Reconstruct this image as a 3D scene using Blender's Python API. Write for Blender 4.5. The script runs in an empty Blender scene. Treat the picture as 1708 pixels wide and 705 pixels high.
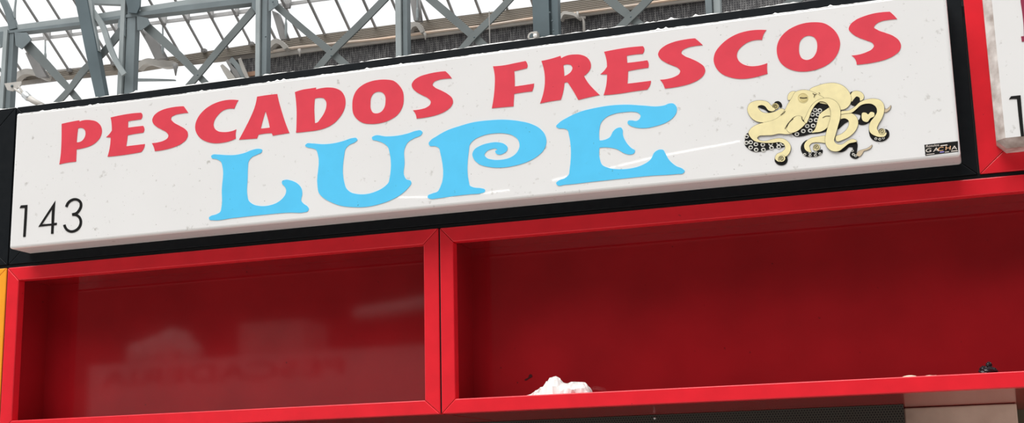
import bpy, bmesh, math, random
from mathutils import Vector, Matrix, noise as mnoise
random.seed(7)
scene = bpy.context.scene
COL = scene.collection

# ------------------------------------------------------------------ camera
F = 2303.04
YAW, PITCH, ROLL = 0.33449835, 0.20750287, -0.02288987
CX, CY = 854.0, 352.5
EYE = Vector((0, 0, 1.6))
_f = Vector((-math.sin(YAW) * math.cos(PITCH), math.cos(YAW) * math.cos(PITCH), math.sin(PITCH)))
_r0 = Vector((math.cos(YAW), math.sin(YAW), 0))
_u0 = _r0.cross(_f)
CR = math.cos(ROLL) * _r0 + math.sin(ROLL) * _u0
CU = -math.sin(ROLL) * _r0 + math.cos(ROLL) * _u0
CF = _f


def at(px, py, Y):
    """world point on the plane y=Y that the photograph shows at a pixel"""
    d = (px - CX) / F * CR - (py - CY) / F * CU + CF
    return EYE + d * (Y / d.y)


cam_d = bpy.data.cameras.new('camera')
cam = bpy.data.objects.new('camera', cam_d)
COL.objects.link(cam)
cam_d.sensor_fit = 'HORIZONTAL'
cam_d.sensor_width = 36
cam_d.lens = F / 1708 * 36
cam_d.clip_end = 500
M = Matrix((CR, CU, -CF)).transposed().to_4x4()
M.translation = EYE
cam.matrix_world = M
scene.camera = cam

# ------------------------------------------------------------------ materials
MATS = {}


def mat(name, rgb, rough=0.5, spec=0.5, noise=None, bump=None, coat=0.0, coat_rough=0.1, metal=0.0, emit=None):
    if name in MATS:
        return MATS[name]
    m = bpy.data.materials.new(name)
    m.use_nodes = True
    nt = m.node_tree
    b = nt.nodes['Principled BSDF']
    b.inputs['Base Color'].default_value = (*rgb, 1)
    b.inputs['Roughness'].default_value = rough
    b.inputs['Specular IOR Level'].default_value = spec
    b.inputs['Metallic'].default_value = metal
    b.inputs['Coat Weight'].default_value = coat
    b.inputs['Coat Roughness'].default_value = coat_rough
    if emit:
        b.inputs['Emission Color'].default_value = (*rgb, 1)
        b.inputs['Emission Strength'].default_value = emit
    tc = nt.nodes.new('ShaderNodeTexCoord')
    if noise:                      # (scale, amount, second colour)
        n = nt.nodes.new('ShaderNodeTexNoise')
        n.inputs['Scale'].default_value = noise[0]
        n.inputs['Detail'].default_value = 6
        nt.links.new(tc.outputs['Object'], n.inputs['Vector'])
        r = nt.nodes.new('ShaderNodeValToRGB')
        r.color_ramp.elements[0].position = 0.35
        r.color_ramp.elements[1].position = 0.7
        k = noise[1]
        c2 = noise[2] if len(noise) > 2 else tuple(c * (1 - k) for c in rgb)
        r.color_ramp.elements[0].color = (*rgb, 1)
        r.color_ramp.elements[1].color = (*c2, 1)
        nt.links.new(n.outputs['Fac'], r.inputs['Fac'])
        nt.links.new(r.outputs['Color'], b.inputs['Base Color'])
    if bump:
        n = nt.nodes.new('ShaderNodeTexNoise')
        n.inputs['Scale'].default_value = bump[0]
        n.inputs['Detail'].default_value = 3
        nt.links.new(tc.outputs['Object'], n.inputs['Vector'])
        bp = nt.nodes.new('ShaderNodeBump')
        bp.inputs['Strength'].default_value = bump[1]
        bp.inputs['Distance'].default_value = bump[2] if len(bump) > 2 else 0.002
        nt.links.new(n.outputs['Fac'], bp.inputs['Height'])
        nt.links.new(bp.outputs['Normal'], b.inputs['Normal'])
    MATS[name] = m
    return m


def speckle(m, scale, lo, hi, colour, stretch=None):
    """small grime specks mixed over what already feeds the base colour"""
    nt = m.node_tree
    b = nt.nodes['Principled BSDF']
    tc = nt.nodes.new('ShaderNodeTexCoord')
    n = nt.nodes.new('ShaderNodeTexNoise')
    n.inputs['Scale'].default_value = scale
    n.inputs['Detail'].default_value = 5
    vec = tc.outputs['Object']
    if stretch:
        mp = nt.nodes.new('ShaderNodeMapping')
        mp.inputs['Scale'].default_value = stretch
        nt.links.new(vec, mp.inputs['Vector'])
        vec = mp.outputs['Vector']
    nt.links.new(vec, n.inputs['Vector'])
    r = nt.nodes.new('ShaderNodeMapRange')
    r.inputs['From Min'].default_value = lo
    r.inputs['From Max'].default_value = hi
    nt.links.new(n.outputs['Fac'], r.inputs['Value'])
    mx = nt.nodes.new('ShaderNodeMix')
    mx.data_type = 'RGBA'
    nt.links.new(r.outputs['Result'], mx.inputs['Factor'])
    old = b.inputs['Base Color'].links
    if old:
        nt.links.new(old[0].from_socket, mx.inputs['A'])
    else:
        mx.inputs['A'].default_value = b.inputs['Base Color'].default_value
    mx.inputs['B'].default_value = (*colour, 1)
    nt.links.new(mx.outputs['Result'], b.inputs['Base Color'])


RED = mat('red_paint', (0.80, 0.016, 0.030), 0.33, 0.45, noise=(9, 0.12), bump=(260, 0.12, 0.001))
speckle(RED, 48, 0.71, 0.78, (0.16, 0.01, 0.012))
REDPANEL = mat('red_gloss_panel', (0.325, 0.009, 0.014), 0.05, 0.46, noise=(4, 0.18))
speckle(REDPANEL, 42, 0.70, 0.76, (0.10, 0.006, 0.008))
YELLOW = mat('yellow_paint', (0.95, 0.37, 0.02), 0.4, 0.4, noise=(8, 0.1))
BLACK = mat('black_paint', (0.0030, 0.0050, 0.0070), 0.48, 0.16, noise=(30, 0.0, (0.006, 0.008, 0.010)), bump=(200, 0.1, 0.001))
BLACKPANEL = mat('black_backing', (0.004, 0.005, 0.006), 0.5, 0.2)
WHITE = mat('white_acrylic', (0.80, 0.80, 0.80), 0.30, 0.0, noise=(2.5, 0.03), coat=0.8, coat_rough=0.025)
speckle(WHITE, 34, 0.66, 0.77, (0.52, 0.51, 0.49))
speckle(WHITE, 95, 0.70, 0.76, (0.35, 0.34, 0.33))
LETRED = mat('red_vinyl', (0.74, 0.058, 0.088), 0.42, 0.3, noise=(14, 0.08))
LETBLUE = mat('blue_vinyl', (0.10, 0.58, 0.93), 0.42, 0.3, noise=(14, 0.05))
speckle(LETBLUE, 60, 0.71, 0.76, (0.05, 0.16, 0.24))
speckle(LETRED, 60, 0.73, 0.78, (0.30, 0.02, 0.03))
INK = mat('black_vinyl', (0.008, 0.008, 0.008), 0.4, 0.3)
LINE = mat('drawn_outline', (0.05, 0.042, 0.025), 0.5, 0.2)
GOLD = mat('pale_gold_vinyl', (0.90, 0.80, 0.45), 0.35, 0.4, noise=(30, 0.10))
GOLDD = mat('deep_gold_vinyl', (0.66, 0.56, 0.26), 0.35, 0.4)
TAN = mat('tan_vinyl', (0.60, 0.49, 0.34), 0.4, 0.3)
RING = mat('sucker_grey', (0.66, 0.65, 0.60), 0.4, 0.3)
STICKINK = mat('sticker_lettering', (0.75, 0.68, 0.62), 0.5, 0.2)
STICKORANGE = mat('sticker_orange', (0.85, 0.50, 0.28), 0.5, 0.2)
STICKBLUE = mat('sticker_violet', (0.25, 0.22, 0.55), 0.5, 0.2)
DUST = mat('pale_dust', (0.86, 0.85, 0.82), 0.95, 0.1, noise=(70, 0.25))
DIRTY = mat('soiled_white', (0.72, 0.68, 0.65), 0.5, 0.3, noise=(20, 0.0, (0.36, 0.30, 0.27)))
CLARET = mat('claret_vinyl', (0.28, 0.03, 0.07), 0.45, 0.3)
STEEL = mat('blue_grey_steel', (0.150, 0.182, 0.192), 0.55, 0.35, noise=(1.3, 0.22), bump=(6, 0.2, 0.01))
BRACE = mat('grey_brace_steel', (0.130, 0.148, 0.148), 0.6, 0.3, noise=(1.3, 0.2))
STEELDARK = mat('dark_blue_steel', (0.078, 0.108, 0.120), 0.5, 0.4, noise=(1.1, 0.25), bump=(6, 0.2, 0.01))
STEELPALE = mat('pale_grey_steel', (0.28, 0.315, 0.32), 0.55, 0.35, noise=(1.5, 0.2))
STEELGREY = mat('hazed_grey_steel', (0.25, 0.245, 0.24), 0.6, 0.3, noise=(1.4, 0.25))  # rear steel lightened, distance haze put into its colour
ZINC = mat('pale_zinc', (0.42, 0.40, 0.37), 0.5, 0.4, noise=(2, 0.25))
COPPER = mat('tan_lip', (0.86, 0.62, 0.46), 0.45, 0.4, noise=(0.7, 0.0, (0.72, 0.66, 0.60)))
BRIGHT = mat('bright_metal', (0.55, 0.56, 0.56), 0.25, 0.5, metal=0.7)
PAPER = mat('white_film', (0.84, 0.83, 0.81), 0.6, 0.2)
CREAM = mat('cream_scrap', (0.88, 0.80, 0.64), 0.8, 0.2, noise=(120, 0.2))
DARKRAG = mat('dark_plastic', (0.012, 0.010, 0.014), 0.35, 0.5)
STONE = mat('beige_stone', (0.78, 0.62, 0.51), 0.8, 0.2, noise=(7, 0.0, (0.62, 0.47, 0.38)), bump=(30, 0.3, 0.004))
GREENWALL = mat('dark_olive_panel', (0.16, 0.15, 0.10), 0.6, 0.3, noise=(5, 0.2))
CONCRETE = mat('floor_concrete', (0.40, 0.375, 0.35), 0.6, 0.3, noise=(1.5, 0.2))
HALL = mat('hall_wall', (0.10, 0.085, 0.075), 0.8, 0.2, noise=(0.4, 0.3))
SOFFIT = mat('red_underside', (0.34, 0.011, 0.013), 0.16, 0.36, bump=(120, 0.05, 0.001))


def wave_gutter():
    m = mat('ribbed_brown', (0.17, 0.145, 0.115), 0.6, 0.3)
    nt = m.node_tree
    b = nt.nodes['Principled BSDF']
    tc = nt.nodes.new('ShaderNodeTexCoord')
    w = nt.nodes.new('ShaderNodeTexWave')
    w.bands_direction = 'Z'
    w.inputs['Scale'].default_value = 7.0
    w.inputs['Distortion'].default_value = 0.3
    nt.links.new(tc.outputs['Object'], w.inputs['Vector'])
    r = nt.nodes.new('ShaderNodeValToRGB')
    r.color_ramp.elements[0].color = (0.085, 0.07, 0.055, 1)
    r.color_ramp.elements[1].color = (0.20, 0.175, 0.14, 1)
    nt.links.new(w.outputs['Fac'], r.inputs['Fac'])
    nt.links.new(r.outputs['Color'], b.inputs['Base Color'])
    bp = nt.nodes.new('ShaderNodeBump')
    bp.inputs['Strength'].default_value = 0.6
    bp.inputs['Distance'].default_value = 0.02
    nt.links.new(w.outputs['Fac'], bp.inputs['Height'])
    nt.links.new(bp.outputs['Normal'], b.inputs['Normal'])
    return m


RIBBED = wave_gutter()


def net_mat():
    m = mat('dark_netting', (0.06, 0.06, 0.062), 0.8, 0.1)
    nt = m.node_tree
    b = nt.nodes['Principled BSDF']
    tc = nt.nodes.new('ShaderNodeTexCoord')
    mp = nt.nodes.new('ShaderNodeMapping')
    mp.inputs['Scale'].default_value = (15, 1, 3.0)
    nt.links.new(tc.outputs['Object'], mp.inputs['Vector'])
    n = nt.nodes.new('ShaderNodeTexNoise')
    n.inputs['Scale'].default_value = 1.6
    n.inputs['Detail'].default_value = 4
    nt.links.new(mp.outputs['Vector'], n.inputs['Vector'])
    r = nt.nodes.new('ShaderNodeValToRGB')
    r.color_ramp.elements[0].position = 0.42
    r.color_ramp.elements[0].color = (0.085, 0.083, 0.086, 1)
    r.color_ramp.elements[1].position = 0.75
    r.color_ramp.elements[1].color = (0.27, 0.265, 0.26, 1)
    nt.links.new(n.outputs['Fac'], r.inputs['Fac'])
    # the weave itself: fine crossing threads
    wx = nt.nodes.new('ShaderNodeTexWave')
    wx.bands_direction = 'X'
    wx.inputs['Scale'].default_value = 5.5
    wx.inputs['Distortion'].default_value = 1.5
    wz = nt.nodes.new('ShaderNodeTexWave')
    wz.bands_direction = 'Z'
    wz.inputs['Scale'].default_value = 5.5
    wz.inputs['Distortion'].default_value = 1.5
    for w in (wx, wz):
        nt.links.new(tc.outputs['Object'], w.inputs['Vector'])
    mu = nt.nodes.new('ShaderNodeMath')
    mu.operation = 'MULTIPLY'
    nt.links.new(wx.outputs['Fac'], mu.inputs[0])
    nt.links.new(wz.outputs['Fac'], mu.inputs[1])
    mx = nt.nodes.new('ShaderNodeMix')
    mx.data_type = 'RGBA'
    nt.links.new(mu.outputs[0], mx.inputs['Factor'])
    nt.links.new(r.outputs['Color'], mx.inputs['A'])
    mx.inputs['B'].default_value = (0.035, 0.035, 0.038, 1)
    nt.links.new(mx.outputs['Result'], b.inputs['Base Color'])
    return m


NET = net_mat()


def perforated_mat():
    m = mat('perforated_black_sheet', (0.02, 0.02, 0.016), 0.45, 0.4)
    nt = m.node_tree
    b = nt.nodes['Principled BSDF']
    tc = nt.nodes.new('ShaderNodeTexCoord')
    sx = nt.nodes.new('ShaderNodeSeparateXYZ')
    nt.links.new(tc.outputs['Object'], sx.inputs[0])

    def math_node(op, a, bb=None):
        n = nt.nodes.new('ShaderNodeMath')
        n.operation = op
        for i, v in enumerate((a, bb)):
            if v is None:
                continue
            if isinstance(v, (int, float)):
                n.inputs[i].default_value = v
            else:
                nt.links.new(v, n.inputs[i])
        return n.outputs[0]
    P = 0.0110
    fields = []
    for ox, oz in ((0.0, 0.0), (0.5, 0.5)):
        u = math_node('ADD', math_node('DIVIDE', sx.outputs['X'], P), ox)
        v = math_node('ADD', math_node('DIVIDE', sx.outputs['Z'], P * 1.732), oz)
        du = math_node('SUBTRACT', math_node('FRACT', u), 0.5)
        dv = math_node('MULTIPLY', math_node('SUBTRACT', math_node('FRACT', v), 0.5), 1.732)
        d = math_node('SQRT', math_node('ADD', math_node('MULTIPLY', du, du), math_node('MULTIPLY', dv, dv)))
        fields.append(d)
    dmin = math_node('MINIMUM', fields[0], fields[1])
    hole = math_node('LESS_THAN', dmin, 0.34)
    mx = nt.nodes.new('ShaderNodeMix')
    mx.data_type = 'RGBA'
    nt.links.new(hole, mx.inputs['Factor'])
    mx.inputs['A'].default_value = (0.050, 0.050, 0.040, 1)
    mx.inputs['B'].default_value = (0.002, 0.002, 0.002, 1)
    nt.links.new(mx.outputs['Result'], b.inputs['Base Color'])
    return m


PERF = perforated_mat()


def glass_mat():
    m = bpy.data.materials.new('milky_roof_glass')
    m.use_nodes = True
    nt = m.node_tree
    nt.nodes.remove(nt.nodes['Principled BSDF'])
    out = nt.nodes['Material Output']
    tr = nt.nodes.new('ShaderNodeBsdfTransparent')
    tr.inputs['Color'].default_value = (1, 1, 1, 1)
    tl = nt.nodes.new('ShaderNodeBsdfTranslucent')
    tl.inputs['Color'].default_value = (0.95, 0.96, 0.96, 1)
    gl = nt.nodes.new('ShaderNodeBsdfGlossy')
    gl.inputs['Roughness'].default_value = 0.1
    m1 = nt.nodes.new('ShaderNodeMixShader')
    m1.inputs[0].default_value = 0.06
    nt.links.new(tr.outputs[0], m1.inputs[1])
    nt.links.new(tl.outputs[0], m1.inputs[2])
    m2 = nt.nodes.new('ShaderNodeMixShader')
    m2.inputs[0].default_value = 0.02
    nt.links.new(m1.outputs[0], m2.inputs[1])
    nt.links.new(gl.outputs[0], m2.inputs[2])
    nt.links.new(m2.outputs[0], out.inputs['Surface'])
    return m


GLASS = glass_mat()

# ------------------------------------------------------------------ helpers


def link(name, me, parent=None, m=None):
    o = bpy.data.objects.new(name, me)
    COL.objects.link(o)
    if m is not None:
        for mm in (m if isinstance(m, (list, tuple)) else [m]):
            o.data.materials.append(mm)
    if parent is not None:
        o.parent = parent
        o.matrix_parent_inverse = Matrix.Translation(-world_loc(parent))
    return o


def world_loc(o):
    v = Vector(o.location)
    if o.parent is not None:
        v = v + Vector((0, 0, 0))
    return v


def thing(name, label, cat, loc=(0, 0, 0), group=None):
    o = bpy.data.objects.new(name, None)
    COL.objects.link(o)
    o.location = loc
    o.empty_display_size = 0.1
    o['label'] = label
    o['category'] = cat
    if group:
        o['group'] = group
    return o


def tag(o, label, cat, group=None):
    o['label'] = label
    o['category'] = cat
    if group:
        o['group'] = group
    return o


def from_bm(name, bm, m, parent=None, smooth=False):
    bmesh.ops.recalc_face_normals(bm, faces=bm.faces[:])
    me = bpy.data.meshes.new(name)
    bm.to_mesh(me)
    bm.free()
    if smooth:
        for p in me.polygons:
            p.use_smooth = True
    return link(name, me, parent, m)


def box_bm(x0, x1, y0, y1, z0, z1, bevel=0.0, seg=2, bm=None):
    b = bmesh.new()
    bmesh.ops.create_cube(b, size=1)
    for v in b.verts:
        v.co = Vector(((x0 + x1) / 2 + v.co.x * (x1 - x0), (y0 + y1) / 2 + v.co.y * (y1 - y0), (z0 + z1) / 2 + v.co.z * (z1 - z0)))
    if bevel:
        bmesh.ops.bevel(b, geom=b.edges[:], offset=bevel, segments=seg, affect='EDGES', profile=0.5)
    if bm is None:
        return b
    tmp = bpy.data.meshes.new('tmp')
    b.to_mesh(tmp)
    b.free()
    bm.from_mesh(tmp)
    bpy.data.meshes.remove(tmp)
    return bm


def box(name, x0, x1, y0, y1, z0, z1, m, parent=None, bevel=0.0):
    return from_bm(name, box_bm(x0, x1, y0, y1, z0, z1, bevel), m, parent)


def prism_bm(pts, y0, y1, bevel=0.0, bm=None):
    """closed outline in the XZ plane (list of (x,z)) pushed from y0 back to y1"""
    b = bmesh.new()
    fr = [b.verts.new((x, y0, z)) for x, z in pts]
    bk = [b.verts.new((x, y1, z)) for x, z in pts]
    n = len(pts)
    b.faces.new(fr)
    b.faces.new(bk[::-1])
    for i in range(n):
        j = (i + 1) % n
        b.faces.new((fr[i], bk[i], bk[j], fr[j]))
    bmesh.ops.recalc_face_normals(b, faces=b.faces[:])
    if bevel:
        bmesh.ops.bevel(b, geom=b.edges[:], offset=bevel, segments=2, affect='EDGES', profile=0.5)
    if bm is None:
        return b
    tmp = bpy.data.meshes.new('tmp')
    b.to_mesh(tmp)
    b.free()
    bm.from_mesh(tmp)
    bpy.data.meshes.remove(tmp)
    return bm


def parse(s, off, sc):
    """'x,y x,y! ...' in the pixels of an enlarged crop -> [(px, py, corner)]"""
    out = []
    for t in s.split():
        c = t.endswith('!')
        x, y = t.rstrip('!').split(',')
        out.append((off[0] + float(x) / sc, off[1] + float(y) / sc, c))
    return out


def smooth(pts, closed=True, n=6):
    """Catmull-Rom through the points, broken at the ones marked as corners"""
    N = len(pts)
    out = []
    rng = range(N) if closed else range(N - 1)
    for i in rng:
        p1, p2 = pts[i], pts[(i + 1) % N]
        p0 = pts[(i - 1) % N] if (closed or i > 0) else p1
        p3 = pts[(i + 2) % N] if (closed or i + 2 < N) else p2
        P1, P2 = Vector(p1[:2]), Vector(p2[:2])
        d = (P2 - P1).length
        if p1[2] and p2[2]:
            out.append(tuple(P1))
            continue

        def tangent(a, b, c, corner):
            a, b, c = Vector(a[:2]), Vector(b[:2]), Vector(c[:2])
            if corner:
                return None
            l1, l2 = max((b - a).length, 1e-6), max((c - b).length, 1e-6)
            return ((b - a) / l1 * l2 + (c - b) / l2 * l1) / (l1 + l2)
        t1 = tangent(p0, p1, p2, p1[2])
        t2 = tangent(p1, p2, p3, p2[2])
        ch = (P2 - P1) / max(d, 1e-6)
        if t1 is None:
            t1 = (2 * ch - t2)
        if t2 is None:
            t2 = (2 * ch - t1)
        t1, t2 = t1 * d, t2 * d
        for k in range(n):
            u = k / n
            h00, h10 = 2 * u**3 - 3 * u**2 + 1, u**3 - 2 * u**2 + u
            h01, h11 = -2 * u**3 + 3 * u**2, u**3 - u**2
            out.append(tuple(h00 * P1 + h10 * t1 + h01 * P2 + h11 * t2))
    if not closed:
        out.append(tuple(pts[-1][:2]))
    return out


def fill(name, loops, yf, thick, m, parent=None):
    """loops of (x,z): outline first, holes after; front face at y=yf, solid back to yf+thick"""
    cu = bpy.data.curves.new(name, 'CURVE')
    cu.dimensions = '2D'
    cu.fill_mode = 'BOTH'
    cu.extrude = thick / 2
    for lp in loops:
        sp = cu.splines.new('POLY')
        sp.points.add(len(lp) - 1)
        for p, (x, z) in zip(sp.points, lp):
            p.co = (x, z, 0, 1)
        sp.use_cyclic_u = True
    tmp = bpy.data.objects.new('tmp', cu)
    COL.objects.link(tmp)
    dg = bpy.context.evaluated_depsgraph_get()
    me = bpy.data.meshes.new_from_object(tmp.evaluated_get(dg))
    bpy.data.objects.remove(tmp)
    bpy.data.curves.remove(cu)
    me.transform(Matrix(((1, 0, 0, 0), (0, 0, -1, yf + thick / 2), (0, 1, 0, 0), (0, 0, 0, 1))))
    me.name = name
    me.materials.clear()
    return link(name, me, parent, m)


def px_loop(px, Y):
    return [(p.x, p.z) for p in (at(x, y, Y) for x, y in px)]


def ribbon_px(pts, n=5, straight=False):
    """centre line [(x,y,width)] in photograph pixels -> closed outline in pixels"""
    if straight or len(pts) == 2:
        c = [(p[0], p[1], p[2]) for p in pts]
    else:
        xy = smooth([(p[0], p[1], False) for p in pts], closed=False, n=n)
        c = []
        for i, q in enumerate(xy):
            t = i / n
            a = min(int(t), len(pts) - 2)
            w = pts[a][2] + (pts[a + 1][2] - pts[a][2]) * (t - a)
            c.append((q[0], q[1], w))
    L, R = [], []
    for i, (x, y, w) in enumerate(c):
        a, b = c[max(i - 1, 0)], c[min(i + 1, len(c) - 1)]
        dx, dy = b[0] - a[0], b[1] - a[1]
        l = math.hypot(dx, dy) or 1
        nx, ny = -dy / l, dx / l
        L.append((x + nx * w / 2, y + ny * w / 2))
        R.append((x - nx * w / 2, y - ny * w / 2))
    return L + R[::-1]


def bar(name, pts, Y, depth, m, parent, straight=False):
    """a member whose outline follows a pixel centre line, standing at depth Y, `depth` thick"""
    return fill(name, [px_loop(ribbon_px(pts, straight=straight), Y)], Y, depth, m, parent)


def plate(name, px, Y, depth, m, parent):
    return fill(name, [px_loop(px, Y)], Y, depth, m, parent)


def tube_bm(pts, r, seg=8, bm=None):
    b = bm or bmesh.new()
    rings = []
    for i, p in enumerate(pts):
        p = Vector(p)
        a, c = Vector(pts[max(i - 1, 0)]), Vector(pts[min(i + 1, len(pts) - 1)])
        t = (c - a).normalized()
        s = t.cross(Vector((0, 0, 1)) if abs(t.z) < 0.9 else Vector((1, 0, 0))).normalized()
        q = s.cross(t)
        rr = r[i] if isinstance(r, (list, tuple)) else r
        rings.append([b.verts.new(p + rr * (math.cos(2 * math.pi * k / seg) * s + math.sin(2 * math.pi * k / seg) * q)) for k in range(seg)])
    for A, B in zip(rings, rings[1:]):
        for k in range(seg):
            b.faces.new((A[k], A[(k + 1) % seg], B[(k + 1) % seg], B[k]))
    b.faces.new(rings[0][::-1])
    b.faces.new(rings[-1])
    return b


# ------------------------------------------------------------------ dimensions of the stall front
D = 5.0                       # the plane of the stall fronts
kx = lambda v: v * D
kz = lambda v: 1.6 + v * D
ZB, ZB2 = kz(0.0684), kz(0.0794)         # bottom rail of the cabinets
ZT2, ZT = kz(0.2030), kz(0.2150)         # top rail
XL, XM0, XM1, XR = kx(-0.8257), kx(-0.41025), kx(-0.4090), 2.06
FZ0, FZ1 = kz(0.2180), kz(0.36235)        # the black fascia

# ------------------------------------------------------------------ setting
o = box('floor', -45, 30, -20, 60, -0.2, 0, CONCRETE)
o['kind'] = 'structure'
o = box('wall_opposite', -45, 30, -16.4, -16, 0, 19, HALL)  # unseen hall end wall, made taller to cut the low sky light
o['kind'] = 'structure'


def mitred(name, parent, x0, x1, z0, z1, wl, wr, wb, wt, y0, dep, m, gap=0.0007, bevel=0.0035, left=True, right=True):
    g = gap
    rails = {
        'top_rail': [(x0 + g, z1), (x1 - g, z1), (x1 - wr - g, z1 - wt), (x0 + wl + g, z1 - wt)],
        'bottom_rail': [(x0 + g, z0), (x0 + wl + g, z0 + wb), (x1 - wr - g, z0 + wb), (x1 - g, z0)],
        'left_stile': [(x0, z0 + g), (x0, z1 - g), (x0 + wl, z1 - wt - g), (x0 + wl, z0 + wb + g)],
        'right_stile': [(x1, z0 + g), (x1 - wr, z0 + wb + g), (x1 - wr, z1 - wt - g), (x1, z1 - g)],
    }
    for k, pts in rails.items():
        from_bm(k, prism_bm(pts, y0, y0 + dep, bevel), m, parent)


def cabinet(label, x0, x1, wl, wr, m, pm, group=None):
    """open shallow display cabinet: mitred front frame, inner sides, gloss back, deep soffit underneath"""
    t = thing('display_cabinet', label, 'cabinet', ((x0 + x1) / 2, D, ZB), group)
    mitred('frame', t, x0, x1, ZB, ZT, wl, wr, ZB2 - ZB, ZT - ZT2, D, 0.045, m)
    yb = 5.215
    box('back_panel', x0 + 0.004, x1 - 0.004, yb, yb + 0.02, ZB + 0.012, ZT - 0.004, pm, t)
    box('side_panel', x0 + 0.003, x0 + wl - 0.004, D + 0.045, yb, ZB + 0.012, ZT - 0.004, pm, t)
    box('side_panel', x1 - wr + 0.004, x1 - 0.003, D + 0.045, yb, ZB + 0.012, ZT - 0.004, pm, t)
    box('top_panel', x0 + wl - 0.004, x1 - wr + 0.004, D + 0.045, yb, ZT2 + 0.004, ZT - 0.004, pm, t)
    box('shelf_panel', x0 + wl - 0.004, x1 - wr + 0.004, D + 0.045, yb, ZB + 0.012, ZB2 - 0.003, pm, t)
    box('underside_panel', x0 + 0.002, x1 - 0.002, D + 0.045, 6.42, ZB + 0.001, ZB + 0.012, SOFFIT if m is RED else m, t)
    return t


SG = 'display cabinets under the signs'
cabL = cabinet('shorter empty red cabinet below the 143 sign, bordered by the yellow frame', XL, XM0, kx(0.0124), kx(0.0128), RED, REDPANEL, SG)
cabR = cabinet('longer red cabinet with crumpled white bag on its ledge', XM1, XR, kx(0.0113), kx(0.0128), RED, REDPANEL, SG)
cabY = cabinet('yellow framed cabinet showing as a narrow strip beside the red one', XL - 2.06, XL - 0.006, kx(0.0124), kx(0.0135), YELLOW, YELLOW, SG)

# black fascia of our stall, the neighbour's black one and the neighbour's red one


def fascia(label, x0, x1, m, panel):
    t = thing('fascia_frame', label, 'frame', ((x0 + x1) / 2, D, FZ0), 'fascia frames behind the signs')
    mitred('frame', t, x0, x1, FZ0, FZ1, 0.13, 0.13, 0.115, 0.115, D, 0.05, m, bevel=0.003)
    box('backing_panel', x0 + 0.12, x1 - 0.12, D + 0.03, D + 0.045, FZ0 + 0.1, FZ1 - 0.1, panel, t)
    return t


fasM = fascia('long black frame around the 143 sign board', XL + 0.003, -0.003, BLACK, BLACKPANEL)
fasL = fascia('black frame edge beside the 143 sign, above the yellow strip', XL - 4.1, XL - 0.003, BLACK, BLACKPANEL)
fasR = fascia('red frame behind the partly seen white sign', 0.003, 4.1, RED, RED)


def lift(x, base=0.0022):
    """the boards rise a little towards their left end"""
    t = min(max((-2.9 - x) / 1.15, 0.0), 1.15)
    return base * D * t * t


def lift_top(o, zmid, base=0.0022):
    for v in o.data.vertices:
        if v.co.z > zmid:
            v.co.z += lift(v.co.x, base)


def lift_rail(o, z_lo, base):
    bm = bmesh.new()
    bm.from_mesh(o.data)
    geom = bm.verts[:] + bm.edges[:] + bm.faces[:]
    for k in range(1, 9):
        x = -2.9 - 0.14 * k
        geom = bm.verts[:] + bm.edges[:] + bm.faces[:]
        bmesh.ops.bisect_plane(bm, geom=geom, plane_co=(x, 0, 0), plane_no=(1, 0, 0))
    bm.to_mesh(o.data)
    bm.free()
    lift_top(o, z_lo, base)


for t_ in (fasM, fasL):
    for ch in t_.children:
        if ch.name.split('.')[0] in ('top_rail', 'left_stile', 'right_stile'):
            lift_rail(ch, FZ1 - 0.02, 0.0014)


# dark joints between the neighbouring frames
for i, (x0, x1, z0, z1) in enumerate(((XL - 2.0, 2.05, ZT + 0.0012, FZ0 - 0.0012), (XM0 + 0.0006, XM1 - 0.0006, ZB + 0.004, ZT - 0.002), (XL - 0.0052, XL - 0.0008, ZB + 0.004, ZT - 0.002), (XL - 0.0024, XL + 0.0024, FZ0 + 0.002, FZ1 - 0.006), (-0.0024, 0.0024, FZ0 + 0.002, FZ1 - 0.006))):
    o = box('trim_%d' % (i + 1), x0, x1, D + 0.006, D + 0.044, z0, z1, BLACKPANEL)
    o['kind'] = 'structure'


def dust(name, x0, x1, y0, y1, z, h, step, parent, spill=0.0, lf=0.0, lowest=0.12):
    """uneven ridge of grey-white dust lying on a top edge"""
    b = bmesh.new()
    n = int((x1 - x0) / step)
    prev = None
    hh = 0.4
    for i in range(n + 1):
        x = x0 + (x1 - x0) * i / n
        hh += random.uniform(-0.35, 0.35)
        hh = min(max(hh, lowest), 1.0)
        zb = z + (lift(x, lf) if lf else 0)
        top = h * hh * (2.2 if random.random() < 0.04 else 1)
        sp = spill * random.random()
        row = [b.verts.new(c) for c in ((x, y0 - 0.001 - sp * 0.3, zb - 0.001 - sp), (x, y0 + (y1 - y0) * 0.12, zb + top * 0.8), (x, (y0 + y1) / 2, zb + top), (x, y1, zb - 0.001))]
        if prev:
            for k in range(3):
                b.faces.new((prev[k], prev[k + 1], row[k + 1], row[k]))
            b.faces.new((prev[3], prev[0], row[0], row[3]))
        else:
            b.faces.new(row)
        prev = row
    b.faces.new(prev[::-1])
    o = from_bm(name, b, DUST, parent)
    o['kind'] = 'stuff'
    o['label'] = 'uneven pale dust along the top edge'
    return o


dust('dust_layer', XL + 0.01, -0.05, D + 0.002, D + 0.048, FZ1 - 0.001, 0.0075, 0.012, fasM, 0, 0.0014, 0.45)
dust('dust_layer', XL - 0.4, XL - 0.01, D + 0.002, D + 0.048, FZ1 - 0.001, 0.0075, 0.012, fasL, 0, 0.0014, 0.45)

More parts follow.
